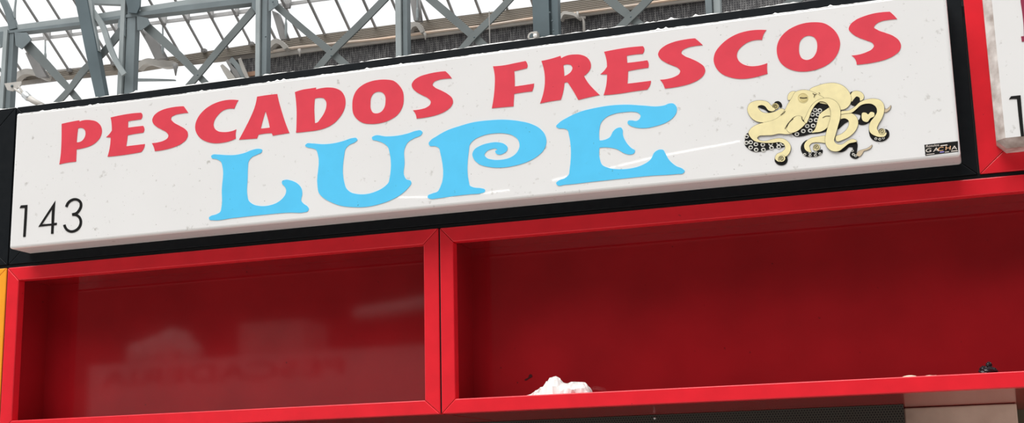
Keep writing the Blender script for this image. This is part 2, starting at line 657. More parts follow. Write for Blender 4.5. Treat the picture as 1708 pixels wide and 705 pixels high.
# ------------------------------------------------------------------ the sign
YS = 4.872                     # front face of the sign
SX0, SX1 = -4.022, -0.054
SZ0, SZ1 = 1.6 + 0.2322 * YS, 1.6 + 0.3562 * YS
sign = thing('sign_board', 'long white stall sign with red words, blue name and gold octopus, number 143', 'sign', ((SX0 + SX1) / 2, D, SZ0))
b = box_bm(SX0, SX1, YS, D, SZ0, SZ1)
edges = [e for e in b.edges if not all(abs(v.co.y - D) < 1e-6 for v in e.verts)]
bmesh.ops.bevel(b, geom=edges, offset=0.011, segments=3, affect='EDGES', profile=0.5)
panel = from_bm('sign_panel', b, WHITE, sign)
lift_rail(panel, SZ1 - 0.03, 0.0021)
dust('dust_layer', SX0 + 0.02, SX1 - 0.02, YS + 0.002, D - 0.03, SZ1 - 0.002, 0.0060, 0.010, sign, 0.003, 0.0021)

LY = YS - 0.0015               # vinyl letters: front face


def letter(s, off, sc, m, label, holes=(), n=6, name='letter', Y=LY, thick=0.0018, parent=None):
    loops = [px_loop(smooth(parse(q, off, sc), n=n), YS) for q in (s, *holes)]
    o = fill(name, loops, Y, thick, m, parent or sign)
    if label:
        o['label'] = label
    return o


C1, C2, C3, C4, C5, C6, C7, C8 = ((90, 180), 7.047), ((240, 155), 7.047), ((380, 140), 7.05), ((580, 112), 6.1316), ((815, 82), 6.7158), ((995, 60), 6.7158), ((1180, 35), 6.713), ((1400, 10), 6.7167)
letter('92,187! 200,163 300,145! 302,160! 340,147 430,143 500,160 548,205 565,265 552,330 510,390 440,440 360,468 268,485! 265,560 262,630! 160,642 65,662! 82,540 90,400 92,280', *C1, LETRED, 'red letter P at the left end of the top words',
       ['285,240! 330,235 362,255 373,300 360,350 325,390 295,402 268,403! 275,320'])
letter('668,112! 800,83 940,62 1025,56! 1040,78 1040,103 1025,133! 950,143 875,155! 873,195 872,232! 960,220 1050,210! 1062,235 1063,265 1050,290! 960,303 868,320! 860,390 850,450! 960,437 1070,424! 1055,480 1025,518! 900,540 760,560 632,572! 655,480 665,410 668,347! 640,344 615,342! 655,305 682,265! 680,190', *C1, LETRED, 'red letter E, second of the first word')
letter('470,157! 497,195 523,233! 440,242 365,260 325,285 320,305 345,340 420,385 480,420 512,455 518,500 500,545 450,590 370,630 260,663 130,683! 118,635 95,590! 170,580 240,558 280,530 290,500 270,465 215,432 150,395 110,355 100,320 115,275 160,230 230,195 330,170 400,160', *C2, LETRED, 'red letter S in the middle of the first word')
letter('1112,85! 1085,135 1065,185! 1000,185 930,208 870,262 830,325 820,375 835,420 875,450 940,460 1020,452 1088,428! 1080,480 1082,535! 1010,565 920,585 830,590 740,572 670,535 625,480 605,420 608,365 640,285 700,210 780,150 880,105 990,82 1060,80', *C2, LETRED, 'red letter C of the first word')
letter('345,150! 460,132 582,118! 600,200 640,340 690,490 725,575! 620,592 530,607! 517,577! 440,582 362,595! 345,640! 240,647 133,655! 200,530 270,390 325,250', *C3, LETRED, 'red letter A',
       ['445,320! 475,420 495,513! 440,520 388,525! 410,440'])
letter('790,97! 870,70 960,55 1040,43! 1035,65! 1100,50 1190,42 1270,52 1340,90 1375,150 1385,220 1365,310 1310,400 1230,475 1140,520 1060,542 930,560 805,573! 810,440 810,300 800,170', *C3, LETRED, 'red letter D',
       ['1025,172! 1080,162 1130,170 1158,210 1160,265 1135,340 1090,410 1050,455 1025,460! 1020,370 1018,260'])
letter('400,128 470,140 530,190 565,250 573,310 565,390 520,475 440,535 340,570 240,580 160,570 95,530 60,480 48,400 55,320 90,240 150,185 230,148 320,130', *C4, LETRED, 'red letter O of the first word',
       ['320,250 360,262 385,300 388,350 375,415 345,455 300,473 260,465 238,430 233,370 240,310 265,270'])
letter('1000,42! 1035,75 1065,115! 1000,118 930,130 880,155 868,180 890,205 960,240 1030,280 1070,320 1077,360 1055,405 1000,450 920,485 820,510 705,525! 695,480 668,440! 740,432 810,410 845,380 850,350 825,320 760,285 700,250 662,210 655,180 675,140 730,100 820,70 920,50', *C4, LETRED, 'red letter S ending the first word')
letter('50,192! 170,182 290,158 415,133! 432,160 437,190 430,212! 360,230 288,245! 293,330 293,418! 400,403 510,385! 503,430 488,472! 400,482 288,500! 283,570 280,640! 160,650 37,662! 60,520 70,400 68,280', *C5, LETRED, 'red letter F starting the second word')
letter('592,132! 700,108 805,75! 815,102! 870,75 960,60 1040,65 1105,95 1142,150 1145,205 1115,260 1068,298! 1110,370 1180,450 1245,512! 1120,540 1005,568! 950,470 885,370! 868,371 850,378! 835,480 810,567! 690,585 577,608! 612,500 630,390 627,270', *C5, LETRED, 'red letter R',
       ['838,180! 890,170 925,180 940,210 925,250 890,282 848,302! 845,240'])
letter('85,178! 210,153 370,128 520,115! 535,140 533,170 517,200! 430,207 340,222! 342,262 345,302! 450,290 570,273! 582,300 585,330 580,355! 480,370 355,393! 352,460 347,535! 470,520 610,502! 600,550 568,600! 420,620 260,645 80,663! 108,560 118,430! 80,430 45,428! 90,385 118,345! 112,270', *C6, LETRED, 'red letter E, third of the second word')
letter('1105,27! 1150,65 1190,103! 1100,113 1010,135 960,165 950,190 980,220 1060,255 1150,300 1205,345 1218,385 1205,430 1150,485 1060,530 930,565 765,588! 745,535 712,490! 800,480 880,455 930,420 938,390 915,360 850,330 770,295 710,250 690,210 705,165 760,115 860,70 980,42', *C6, LETRED, 'red letter S in the middle of the second word')
letter('660,102! 625,160 612,212! 530,215 450,240 380,290 340,340 330,395 350,445 400,485 470,505 560,503 670,472! 668,530 673,590! 590,615 490,638 380,648 260,632 160,590 95,520 70,440 85,360 150,270 240,195 350,140 480,108 570,100', *C7, LETRED, 'red letter C of the second word')
letter('1200,15 1300,25 1390,75 1455,150 1485,240 1475,320 1430,410 1350,485 1230,540 1110,565 990,560 890,525 815,460 780,370 778,290 810,200 880,120 980,60 1090,25', *C7, LETRED, 'red letter O of the second word',
       ['1140,165 1190,180 1220,220 1230,280 1215,360 1175,415 1110,437 1060,420 1030,365 1025,300 1040,225 1085,178'])
letter('565,65! 605,100 648,147! 560,155 470,172 410,205 388,238 430,270 520,303 610,340 670,390 690,440 675,500 620,550 530,595 400,630 195,657! 185,610 138,555! 220,545 310,515 370,480 388,445 370,415 310,388 220,355 145,310 105,260 120,215 180,160 280,115 400,82 490,70', *C8, LETRED, 'red letter S at the right end')
letter('65,105 80,93 120,92 200,97 280,95 350,80 430,50 480,42 508,50 505,70 470,90 415,118 390,155 385,200 382,300 380,450 390,490 430,525 490,540 570,535 640,510 690,470 715,430 718,400 705,370 682,345 682,325 710,312 760,318 810,340 850,385 858,430 850,495 870,520 905,545 915,565 905,585 870,595 750,597 500,618 250,645 80,663 50,658 46,640 60,628 110,612 145,590 155,550 158,400 162,190 150,155 110,132 70,122', (340, 240), 5.221, LETBLUE, 'big blue letter L')
letter('45,160 60,142 100,142 200,148 290,138 360,120 430,98 460,98 468,112 450,130 400,155 370,190 362,230 362,460 375,500 410,535 470,552 540,552 620,530 690,490 722,455 728,430 728,210 718,175 680,140 620,118 590,110 587,92 605,80 700,85 800,78 880,60 950,38 980,36 995,50 985,72 930,98 875,135 852,180 850,300 850,410 865,432 900,445 905,460 880,500 820,555 740,600 640,635 540,655 430,657 330,645 250,615 190,580 155,540 145,490 145,220 135,195 100,180 60,172', (500, 210), 4.8605, LETBLUE, 'big blue letter U')
letter('48,230 60,210 110,175 190,130 290,95 400,65 520,50 640,45 750,55 850,78 920,115 960,165 970,220 950,280 900,330 820,375 720,405 620,420 520,415 440,390 400,350 390,315 405,280 450,250 520,228 590,222 640,235 665,260 662,285 635,308 600,318 575,308 570,290 588,283! 575,272 540,275 500,295 485,320 500,342 550,358 620,358 690,340 740,300 760,250 750,205 710,170 640,152 560,152 470,170 400,205 370,240 362,290 362,530 370,560 400,575 460,582 488,592 488,608 460,620 380,628 250,642 120,660 55,663 40,655 42,640 70,625 120,605 138,575 138,300 130,270 100,252 55,248', (705, 190), 4.698, LETBLUE, 'big blue letter P with a spiral bowl')
letter('60,215 80,190 150,145 250,100 370,70 500,50 620,45 740,52 860,58 910,50 950,35 980,37 1002,60 1005,95 985,135 930,180 850,210 760,228 690,225 640,208 620,190 625,172 650,168 690,172 715,155 722,130 705,110 660,100 600,103 520,115 450,145 410,190 400,230 400,325! 440,320 480,300 510,250 540,228 570,225 580,240 583,280 610,340 650,385 678,405 670,425 640,435 600,428 540,395 470,380 400,382! 402,470 420,515 470,540 540,550 640,545 730,520 800,475 835,415 870,397 900,400 915,425 940,470 1000,525 1055,550 1068,565 1055,582 1010,588 800,602 600,622 350,648 130,672 70,675 60,660 80,640 130,620 160,590 165,560 160,280 150,245 120,232 75,228', (915, 165), 4.7, LETBLUE, 'big blue letter E')

# the stall number
N0 = ((20, 320), 8.815)
letter('132,198! 230,190! 218,420 202,658! 165,660! 178,450 190,235! 115,238!', *N0, INK, 'black numeral 1', name='numeral')
letter('640,128! 628,300 620,455! 662,452! 660,485! 618,490! 612,613! 575,615! 580,492! 390,512! 500,340', *N0, INK, 'black numeral 4', ['590,255! 585,360 582,465! 515,470 445,475! 515,370'], name='numeral')
three = [ribbon_px([(20 + x / 8.815, 320 + y / 8.815, 38 / 8.815) for x, y in seg], n=5) for seg in (
    [(800, 220), (825, 165), (870, 125), (928, 108), (980, 122), (1012, 160), (1016, 205), (995, 260), (950, 312), (885, 332)],
    [(885, 332), (945, 338), (988, 368), (1012, 420), (1008, 480), (972, 540), (918, 574), (862, 580), (812, 556), (783, 518), (771, 480)])]
b = bmesh.new()
o3 = fill('numeral', [px_loop(three[0], YS)], LY, 0.0018, INK, sign)
o3b = fill('numeral', [px_loop(three[1], YS)], LY + 0.0002, 0.0016, INK, sign)
b.from_mesh(o3.data)
b.from_mesh(o3b.data)
b.to_mesh(o3.data)
b.free()
bpy.data.objects.remove(o3b)
o3['label'] = 'black numeral 3'

# ------------------------------------------------------------------ the octopus
W = ((1230, 120), 4.148)
EY = YS - 0.0016


def wl(s, n=5):
    return smooth(parse(s, *W), n=n)


def grow(px, d):
    """outline moved outward by d pixels"""
    A = sum(px[i][0] * px[(i + 1) % len(px)][1] - px[(i + 1) % len(px)][0] * px[i][1] for i in range(len(px)))
    s = 1 if A > 0 else -1
    out = []
    for i, p in enumerate(px):
        a, c = px[i - 1], px[(i + 1) % len(px)]
        dx, dy = c[0] - a[0], c[1] - a[1]
        l = math.hypot(dx, dy) or 1
        out.append((p[0] + s * dy / l * d, p[1] - s * dx / l * d))
    return out


black_shapes = {  # black printed parts of the emblem, behind the gold
    'black_patch': '140,240 165,228 190,232 210,252 245,270 225,283 190,262 160,250',
    'under_arm': '62,430 52,470 52,505 75,530 112,550 160,550 212,538 262,527 312,522 335,505 330,490 250,480 180,480 120,470 92,450 80,420',
    'curl_black': '262,590 258,615 275,637 305,646 335,636 348,610 342,585 325,575 320,600 290,620',
    'under_body': '575,203 545,212 520,242 500,282 478,338 448,378 408,408 376,425 395,444 450,444 505,430 560,425 615,410 645,385 660,330 660,250 620,210',
    'loop_black': '690,400 700,355 730,322 758,322 768,340 750,352 725,372 700,395',
    'small_curl_black': '448,560 438,525 455,488 485,470 480,510 492,540 520,555 555,545 590,540 588,560 560,580 510,587 470,582',
    'arm_end_black': '690,552 740,522 770,492 800,480 828,492 828,540 826,560 845,580 825,600 800,597 778,577 785,550 800,525 775,520 750,542 720,555',
    'right_under_arm': '790,285 830,255 860,232 900,220 945,228 966,255 962,300 945,330 912,350 880,365 848,365 825,345 845,325 850,300 820,290',
    'right_curl_black': '912,395 915,440 935,468 975,482 1020,475 1050,442 1042,402 1022,395 1030,420 1000,445 960,440 930,420',
    'back_arm_black': '783,140 810,135 850,175 848,200 815,235 785,225 790,185',
    'tip_black': '252,228 258,210 285,202 306,220 308,242 295,248 285,225 265,232',
}
emblem = None
for k, s in black_shapes.items():
    if emblem is None:
        emblem = fill('octopus_emblem', [px_loop(wl(s), YS)], EY, 0.0016, INK, sign)
        emblem['label'] = 'gold and black octopus emblem with curling arms'
    else:
        o = fill(k, [px_loop(wl(s), YS)], EY, 0.0016, INK, emblem)
        o['label'] = 'black printed shape of the octopus'
# one ground piece behind the whole body so that arms join
gold_shapes = [   # name, outline, level, material, outline width px
    ('far_eye', '352,195 350,165 362,145 382,135 405,138 400,170 375,190', 1, GOLD),
    ('back_arm', '788,150 800,137 830,132 858,142 875,165 870,190 850,200 846,180 826,170 806,188 792,205 785,185', 1, GOLD),
    ('curled_arm', '335,270 300,310 240,337 180,350 120,336 85,302 70,260 84,222 120,203 170,199 210,209 236,235 262,262 245,272 218,268 190,237 165,230 142,240 150,258 175,280 215,285 260,276 310,255', 2, GOLD),
    ('far_tip', '1010,255 1030,258 1050,245 1062,232 1058,255 1045,270 1020,280 1008,272', 1, TAN),
    ('lower_curl_arm', '620,446 560,448 510,458 480,478 463,505 466,530 485,550 510,555 502,530 498,512 512,494 540,487 575,488 620,490', 1, GOLD),
    ('loop_arm', '705,290 760,284 800,291 826,315 836,350 820,402 785,440 740,466 685,478 680,450 720,430 755,400 772,365 768,335 745,322 705,325', 2, GOLD),
    ('mantle', '500,128 560,95 620,80 680,79 740,103 775,143 789,188 776,230 742,258 700,262 640,230 560,210 520,170', 2, GOLD),
    ('belly', '555,340 572,292 612,262 648,242 660,310 645,350 622,385 580,412 540,418 515,420 535,400 545,375', 1, GOLD),
    ('body', '404,140 440,128 480,127 522,140 560,158 600,185 550,202 515,230 495,265 480,310 462,337 447,330 445,312 420,304 395,311 368,336 343,372 345,405 380,425 340,432 290,428 240,438 190,440 148,446 138,458 150,472 190,480 240,468 290,460 322,465 352,485 369,515 365,552 345,580 318,596 326,608 305,622 278,618 262,600 274,570 310,553 331,530 326,504 300,488 240,492 180,490 120,478 90,450 78,422 92,396 132,368 182,352 240,338 290,312 330,262 355,215 375,185', 3, GOLD),
    ('mouth_fold', '343,402 355,365 385,325 420,305 450,315 452,340 462,348 480,320 490,330 470,362 440,392 405,415 365,422', 4, GOLD),
    ('right_arm', '705,292 715,278 770,268 810,245 850,210 900,191 950,187 990,198 1012,225 1016,270 1000,322 975,365 966,393 975,410 1000,425 1032,422 1025,442 990,451 950,441 920,420 911,390 920,350 950,310 966,280 960,245 935,225 890,221 850,234 820,262 790,283 750,288', 3, GOLD),
    ('inner_curl', '860,305 864,286 890,284 905,295 922,279 946,284 948,305 920,322 900,347 868,337', 3, GOLD),
    ('front_arm', '465,347 480,300 505,250 545,205 600,184 650,189 690,214 711,255 713,310 696,380 679,440 671,480 690,500 720,504 770,475 800,466 828,482 810,488 775,496 740,522 700,549 660,549 625,526 609,490 614,430 634,360 648,300 640,250 615,216 575,206 545,226 515,270 492,330 476,357', 5, GOLD),
    ('arm_tip', '825,575 835,552 860,540 895,530 915,518 932,505 925,525 900,540 875,548 862,570 845,585', 1, TAN),
    ('curl', '525,520 540,500 562,503 572,520 562,540 540,545 525,535', 2, GOLD),
    ('curl', '283,600 300,580 325,582 332,602 318,620 295,620', 4, GOLD),
    ('curl', '978,410 990,395 1012,396 1022,413 1012,430 990,430', 4, GOLD),
    ('curl', '240,235 252,220 275,220 286,238 275,255 252,258', 1, GOLDD),
]
for nm, s, lev, m in gold_shapes:
    px = wl(s)
    y = EY - 0.0009 * lev
    ol = fill(nm + '_outline', [px_loop(grow(px, 0.40), YS)], y + 0.0004, EY - y + 0.0008, LINE, emblem)
    g = fill(nm, [px_loop(px, YS)], y, EY - y + 0.001, m, emblem)
    if m is GOLD:
        g['label'] = 'pale gold ' + nm.replace('_', ' ')


def wpt(x, y):
    return at(1230 + x / 4.148, 120 + y / 4.148, YS)


def stroke(name, pts, w, lev, m):
    px = ribbon_px([(1230 + x / 4.148, 120 + y / 4.148, w / 4.148) for x, y in pts])
    return fill(name, [px_loop(px, YS)], EY - 0.0009 * lev, 0.0006, m, emblem)


def spiral(cx, cy, r, turns, start, cw=1):
    return [(cx + cw * r * (1 - 0.85 * i / 14) * math.cos(start + turns * 2 * math.pi * i / 14), cy + r * (1 - 0.85 * i / 14) * math.sin(start + turns * 2 * math.pi * i / 14)) for i in range(15)]


for cx, cy, r, lev in ((549, 522, 20, 3), (307, 601, 19, 5), (999, 412, 19, 5), (263, 239, 17, 2)):
    stroke('spiral_line', spiral(cx, cy, r, 1.6, 2.5), 4, lev, LINE)
# the eye and face marks
ring = [(455 + 33 * math.cos(a), 181 + 31 * math.sin(a)) for a in [i * math.pi / 9 for i in range(19)]]
stroke('eye_ring', ring, 5, 4, GOLDD)
fill('eye', [px_loop([(1230 + (458 + 26 * math.cos(a)) / 4.148, 120 + (182 + 24 * math.sin(a)) / 4.148) for a in [i * math.pi / 10 for i in range(20)]], YS)], EY - 0.0037, 0.0012, GOLDD, emblem)
stroke('pupil', [(432, 180), (458, 183), (484, 180)], 7, 4.6, LINE)
for pts in ([(522, 150), (535, 160), (530, 178)], [(535, 160), (548, 155)], [(564, 146), (572, 152)], [(300, 300), (318, 288), (332, 272)], [(330, 395), (350, 362), (388, 325)], [(590, 318), (608, 308), (640, 306)], [(445, 312), (449, 330), (462, 338)]):
    stroke('drawn_line', pts, 4, 4.6 if pts[0][0] != 590 else 1.8, LINE)
# suckers
sucker_mesh = None
suckers = [(63, 447), (62, 490), (92, 486), (92, 522), (128, 500), (130, 538), (176, 503), (180, 538), (230, 497), (236, 524), (285, 492), (286, 518), (316, 497),
           (537, 264), (570, 266), (520, 295), (557, 295), (505, 335), (545, 333), (483, 374), (524, 371), (456, 409), (504, 406), (412, 430),
           (503, 559), (543, 556), (503, 578), (540, 577), (571, 565), (466, 570), (795, 545), (802, 570), (818, 580), (958, 462), (985, 466), (1010, 457)]
for i, (x, y) in enumerate(suckers):
    big = 1.0 if i < 24 else 0.62
    pa = [(1230 + (x + 16 * big * math.cos(a)) / 4.148, 120 + (y + 14 * big * math.sin(a)) / 4.148) for a in [k * math.pi / 8 for k in range(16)]]
    pb = [(1230 + (x + 1 + 9 * big * math.cos(a)) / 4.148, 120 + (y + 1 + 7 * big * math.sin(a)) / 4.148) for a in [k * math.pi / 8 for k in range(16)]]
    o = fill('sucker', [px_loop(pa, YS), px_loop(pb, YS)], EY - 0.0006, 0.001, RING, emblem)
    if i == 0:
        o['label'] = 'pale grey sucker ring'

# ------------------------------------------------------------------ the maker's sticker
ST = ((1520, 230), 9.04)
corner = lambda x, y: at(1520 + x / 9.04, 230 + y / 9.04, YS)
q = [(1520 + x / 9.04, 230 + y / 9.04) for x, y in ((197, 103), (703, 48), (708, 205), (213, 268))]
stick = fill('sticker', [px_loop(q, YS)], YS - 0.0008, 0.001, INK, sign)
stick['label'] = 'small black sticker with pale lettering in the corner'


def text_mesh(body, p0, right, up, size, yf, m, parent, name, shear=0.0, width=None):
    cu = bpy.data.curves.new('tmp', 'FONT')
    cu.body = body
    cu.size = 1
    cu.shear = shear
    cu.extrude = 0.0
    tmp = bpy.data.objects.new('tmp', cu)
    COL.objects.link(tmp)
    dg = bpy.context.evaluated_depsgraph_get()
    me = bpy.data.meshes.new_from_object(tmp.evaluated_get(dg))
    bpy.data.objects.remove(tmp)
    bpy.data.curves.remove(cu)
    xs = [v.co.x for v in me.vertices]
    w0 = max(xs) - min(xs)
    sx = (width / w0) if width else size
    mn = min(xs)
    for v in me.vertices:
        p = p0 + right * (v.co.x - mn) * sx + up * v.co.y * size
        v.co = (p.x, yf, p.z)
    bm = bmesh.new()
    bm.from_mesh(me)
    r = bmesh.ops.extrude_face_region(bm, geom=bm.faces[:])
    bmesh.ops.translate(bm, vec=(0, 0.0006, 0), verts=[e for e in r['geom'] if isinstance(e, bmesh.types.BMVert)])
    bmesh.ops.recalc_face_normals(bm, faces=bm.faces[:])
    bm.to_mesh(me)
    bm.free()
    me.materials.clear()
    me.name = name
    return link(name, me, parent, m)


sr = (corner(703, 48) - corner(197, 103)).normalized()
su = (corner(197, 103) - corner(213, 268)).normalized()
for ch, x, y, m in (('G', 222, 218, STICKINK), ('A', 330, 208, STICKINK), ('C', 405, 199, STICKORANGE), ('H', 515, 184, STICKORANGE), ('A', 604, 179, STICKINK)):
    o = text_mesh(ch, corner(x, y), sr, su, 0.0195, YS - 0.0012, m, stick, 'sticker_letter', 0.12, width=0.0188)
text_mesh('Rotulos', corner(222, 142), sr, su, 0.0115, YS - 0.0012, STICKINK, stick, 'sticker_lettering', 0.15, width=0.044)
for (xa, ya, xb, yb, w, m) in ((440, 118, 545, 105, 14, STICKINK), (228, 250, 350, 236, 9, STICKINK), (430, 215, 495, 208, 16, STICKBLUE), (505, 215, 570, 207, 9, STICKINK), (600, 200, 700, 190, 12, STICKINK)):
    px = ribbon_px([(1520 + xa / 9.04, 230 + ya / 9.04, w / 9.04), (1520 + xb / 9.04, 230 + yb / 9.04, w / 9.04)])
    fill('sticker_line', [px_loop(px, YS)], YS - 0.0012, 0.0006, m, stick)

# ------------------------------------------------------------------ neighbour's sign on the right
NX0 = 0.0668
NZ0 = 1.6 + 0.2318 * 5.0 - 0.004
YN = 4.895
nsign = thing('sign_board', 'white sign with dirty edges and a black 1, cut off at the picture edge', 'sign', (2, D, NZ0), None)
b = box_bm(NX0, 4.0, YN, D, NZ0, SZ1 + 0.02)
edges = [e for e in b.edges if not all(abs(v.co.y - D) < 1e-6 for v in e.verts) and not all(abs(v.co.x - 4.0) < 1e-6 for v in e.verts)]
bmesh.ops.bevel(b, geom=edges, offset=0.030, segments=1, affect='EDGES')
for f in b.faces:
    f.normal_update()
    f.material_index = 0 if f.normal.y < -0.99 else 1
from_bm('sign_panel', b, [WHITE, DIRTY], nsign)
nn = ((1670, 0), 2.9375)
letter('38,478! 48,463! 95,458! 100,520 113,660! 97,661! 85,560 77,476! 56,476!', *nn, INK, 'black numeral 1', name='numeral', Y=YN - 0.0015, parent=nsign)
n2 = ((1520, 0), 9.04)
letter('1640,-200! 1650,0 1668,120 1690,310 1698,515! 1655,520! 1668,600! 1900,570! 2050,560 2000,-240!', *n2, CLARET, 'claret letter edge', Y=YN - 0.0015, parent=nsign)

# ------------------------------------------------------------------ under the cabinets
sh = thing('roller_shutter', 'black perforated metal shutter under the red ledge, left of the stone pillar', 'shutter', (-2, 5.66, 0))
SHX1 = at(1509, 690, 5.65).x
box('shutter_sheet', -4.1, SHX1 - 0.002, 5.645, 5.66, 0.05, ZB, PERF, sh)
box('bottom_bar', -4.1, SHX1 - 0.002, 5.635, 5.67, 0.0, 0.05, BLACK, sh)
o = from_bm('rivet', (lambda bm: (bmesh.ops.create_uvsphere(bm, u_segments=10, v_segments=6, radius=0.006), [setattr(v, 'co', v.co + at(1092, 697, 5.642)) for v in bm.verts], bm)[-1])(bmesh.new()), BRIGHT, sh)
PX0, PX1 = at(1508.5, 690, 5.89).x, at(1697, 690, 5.89).x
o = box('pillar', PX0, PX1, 5.89, 6.35, 0, ZB - 0.001, STONE, None, 0.006)
o['kind'] = 'structure'
o = box('wall_stall', -4.1, 2.2, 6.425, 6.5, 0, ZB + 0.03, GREENWALL)
o['kind'] = 'structure'
# stall roof behind the fascias (out of sight from below, carries the rod)
o = box('ceiling', -8.2, 4.1, D + 0.06, 8.0, FZ1 - 0.12, FZ1 - 0.08, BLACKPANEL)
o['kind'] = 'structure'

# grime marks stuck to the cabinet back
for outline in ('160,245 185,225 215,215 232,190 238,165 255,148 285,152 298,190 270,210 240,222 205,250 175,258', '28,290 40,285 42,300 32,306'):
    st = fill('stain', [px_loop(smooth(parse(outline, (860, 610), 10.675), n=3), 5.215)], 5.2138, 0.001, mat('dark_grime', (0.05, 0.004, 0.006), 0.7, 0.2), cabR)
    st['label'] = 'dark grime mark on the red back panel'
# ------------------------------------------------------------------ loose things on the ledge


def crumple(name, outline, off, sc, Y, depth, m, label, cat, seed, rough=0.010, base_z=None, nu=36, nv=12):
    """crumpled film: its height along the ledge follows the photographed outline, with folds in depth"""
    rnd = random.Random(seed)
    px = [(p[0], p[1]) for p in parse(outline, off, sc)]
    P = [at(x, y, Y) for x, y in px]
    xs = [p.x for p in P]
    zs = [p.z for p in P]
    z0 = base_z

    def hgt(x):
        for i in range(len(xs) - 1):
            if xs[i] <= x <= xs[i + 1] and xs[i + 1] > xs[i]:
                t = (x - xs[i]) / (xs[i + 1] - xs[i])
                return zs[i] + (zs[i + 1] - zs[i]) * t
        return z0
    b = bmesh.new()
    rows = []
    for j in range(nv + 1):
        v = j / nv * 2 - 1
        row = []
        for i in range(nu + 1):
            u = i / nu
            x = xs[0] + (xs[-1] - xs[0]) * u
            h = max(hgt(x) - z0, 0.002)
            prof = math.sqrt(max(1 - abs(v) ** 2.2, 0.0))
            q = Vector((x * 38, v * 1.7, seed))
            n1, n2 = mnoise.noise(q), mnoise.noise(q * 2.3 + Vector((5, 2, 1)))
            fold = 1 - abs(n1) * 2.2
            squash = 0.55 + 0.45 * math.sin(math.pi * min(max(u, 0.02), 0.98)) ** 0.5
            y = Y + v * depth / 2 * squash + (n1 * 2.2 + n2) * rough * (1.5 if abs(v) < 0.98 else 0.4)
            z = z0 + h * prof * (1 - (abs(v) > 0.05) * 0.30 * max(0, 1 - fold)) - (abs(n2) * rough if abs(v) > 0.05 else 0) * min(1, h / 0.03)
            row.append(b.verts.new((x + n2 * rough * 0.4 * (0 < i < nu), y, max(z, z0))))
        rows.append(row)
    for A, B in zip(rows, rows[1:]):
        for i in range(nu):
            if rnd.random() < 0.5:
                b.faces.new((A[i], A[i + 1], B[i + 1]))
                b.faces.new((A[i], B[i + 1], B[i]))
            else:
                b.faces.new((A[i], A[i + 1], B[i]))
                b.faces.new((A[i + 1], B[i + 1], B[i]))
    bot = [v for v in rows[0]] + [r[-1] for r in rows[1:]] + rows[-1][::-1][1:] + [r[0] for r in rows[::-1][1:-1]]
    try:
        b.faces.new(bot)
    except ValueError:
        pass
    o = from_bm(name, b, m)
    tag(o, label, cat)
    return o


crumple('crumpled_bag', '240,524 330,495 400,405 460,362 520,385 545,320 570,290 572,207 640,205 720,180 790,215 835,260 840,290 890,310 940,305 1000,285 1120,280 1240,290 1290,330 1320,400 1345,470', (860, 610), 10.675, 5.09, 0.13, PAPER,
        'crumpled white plastic bag lying on the red ledge', 'bag', 3, 0.008, ZB2 + 0.0005)
crumple('food_scrap', '100,236 125,215 175,203 240,197 290,203 345,235', (1490, 600), 7.835, 5.07, 0.05, CREAM, 'larger flat cream scrap on the ledge, nearer the white bag', 'scrap', 5, 0.003, ZB2 + 0.0005, 16, 8)
crumple('food_scrap', '360,232 382,213 412,215 418,205 470,195 530,200 560,197 600,205 625,225', (1490, 600), 7.835, 5.07, 0.045, CREAM, 'smaller flat cream scrap on the ledge, nearer the dark lump', 'scrap', 6, 0.003, ZB2 + 0.0005, 16, 8)

b = bmesh.new()
c0 = at(1648.5, 616, 5.09)
for (px, py, r, sx, sz) in ((1648.5, 619, 0.026, 1.15, 0.62), (1649.5, 608, 0.010, 1.0, 1.0), (1641, 616, 0.014, 1.0, 0.9), (1656, 619, 0.015, 1.1, 0.8)):
    c = at(px, py, 5.09)
    r0 = bmesh.ops.create_icosphere(b, subdivisions=3, radius=r)
    for v in r0['verts']:
        n = v.co.normalized()
        k = 1 + 0.22 * math.sin(9 * n.x + 4 * n.z) * math.cos(7 * n.y + 5 * n.x)
        v.co = Vector((v.co.x * sx * k, v.co.y * k, v.co.z * sz * k)) + c
        v.co.z = max(v.co.z, ZB2 + 0.0005)
lump = from_bm('crumpled_wrapper', b, DARKRAG)
tag(lump, 'small dark knotted wrapper on the ledge at the right', 'wrapper')

# ------------------------------------------------------------------ iron roof behind
G = 28.0                       # plane of the lattice girder
ybot = lambda x: 268 - 0.131 * x            # line of the lower chord, out of sight behind the sign
truss = thing('roof_truss', 'blue grey iron lattice girder with crossed braces behind the sign', 'roof truss', tuple(at(640, 60, G)))


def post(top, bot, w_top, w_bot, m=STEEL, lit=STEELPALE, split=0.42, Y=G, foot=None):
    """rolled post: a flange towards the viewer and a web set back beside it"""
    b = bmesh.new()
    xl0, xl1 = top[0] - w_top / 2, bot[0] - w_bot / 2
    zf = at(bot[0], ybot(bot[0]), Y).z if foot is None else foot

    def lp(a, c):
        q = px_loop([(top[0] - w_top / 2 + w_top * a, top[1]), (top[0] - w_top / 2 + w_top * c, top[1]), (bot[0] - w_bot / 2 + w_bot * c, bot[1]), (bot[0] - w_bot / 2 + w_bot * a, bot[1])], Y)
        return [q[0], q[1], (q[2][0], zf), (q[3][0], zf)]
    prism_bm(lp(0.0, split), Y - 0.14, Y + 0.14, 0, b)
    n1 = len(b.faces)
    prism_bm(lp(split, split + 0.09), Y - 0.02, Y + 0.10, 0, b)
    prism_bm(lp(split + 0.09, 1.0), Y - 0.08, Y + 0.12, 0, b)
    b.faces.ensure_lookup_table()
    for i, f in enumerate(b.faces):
        f.material_index = 1 if i < n1 else 0  # flange and web get lighter and darker steel, shading put into the colour
    return from_bm('post', b, [m, lit], truss)


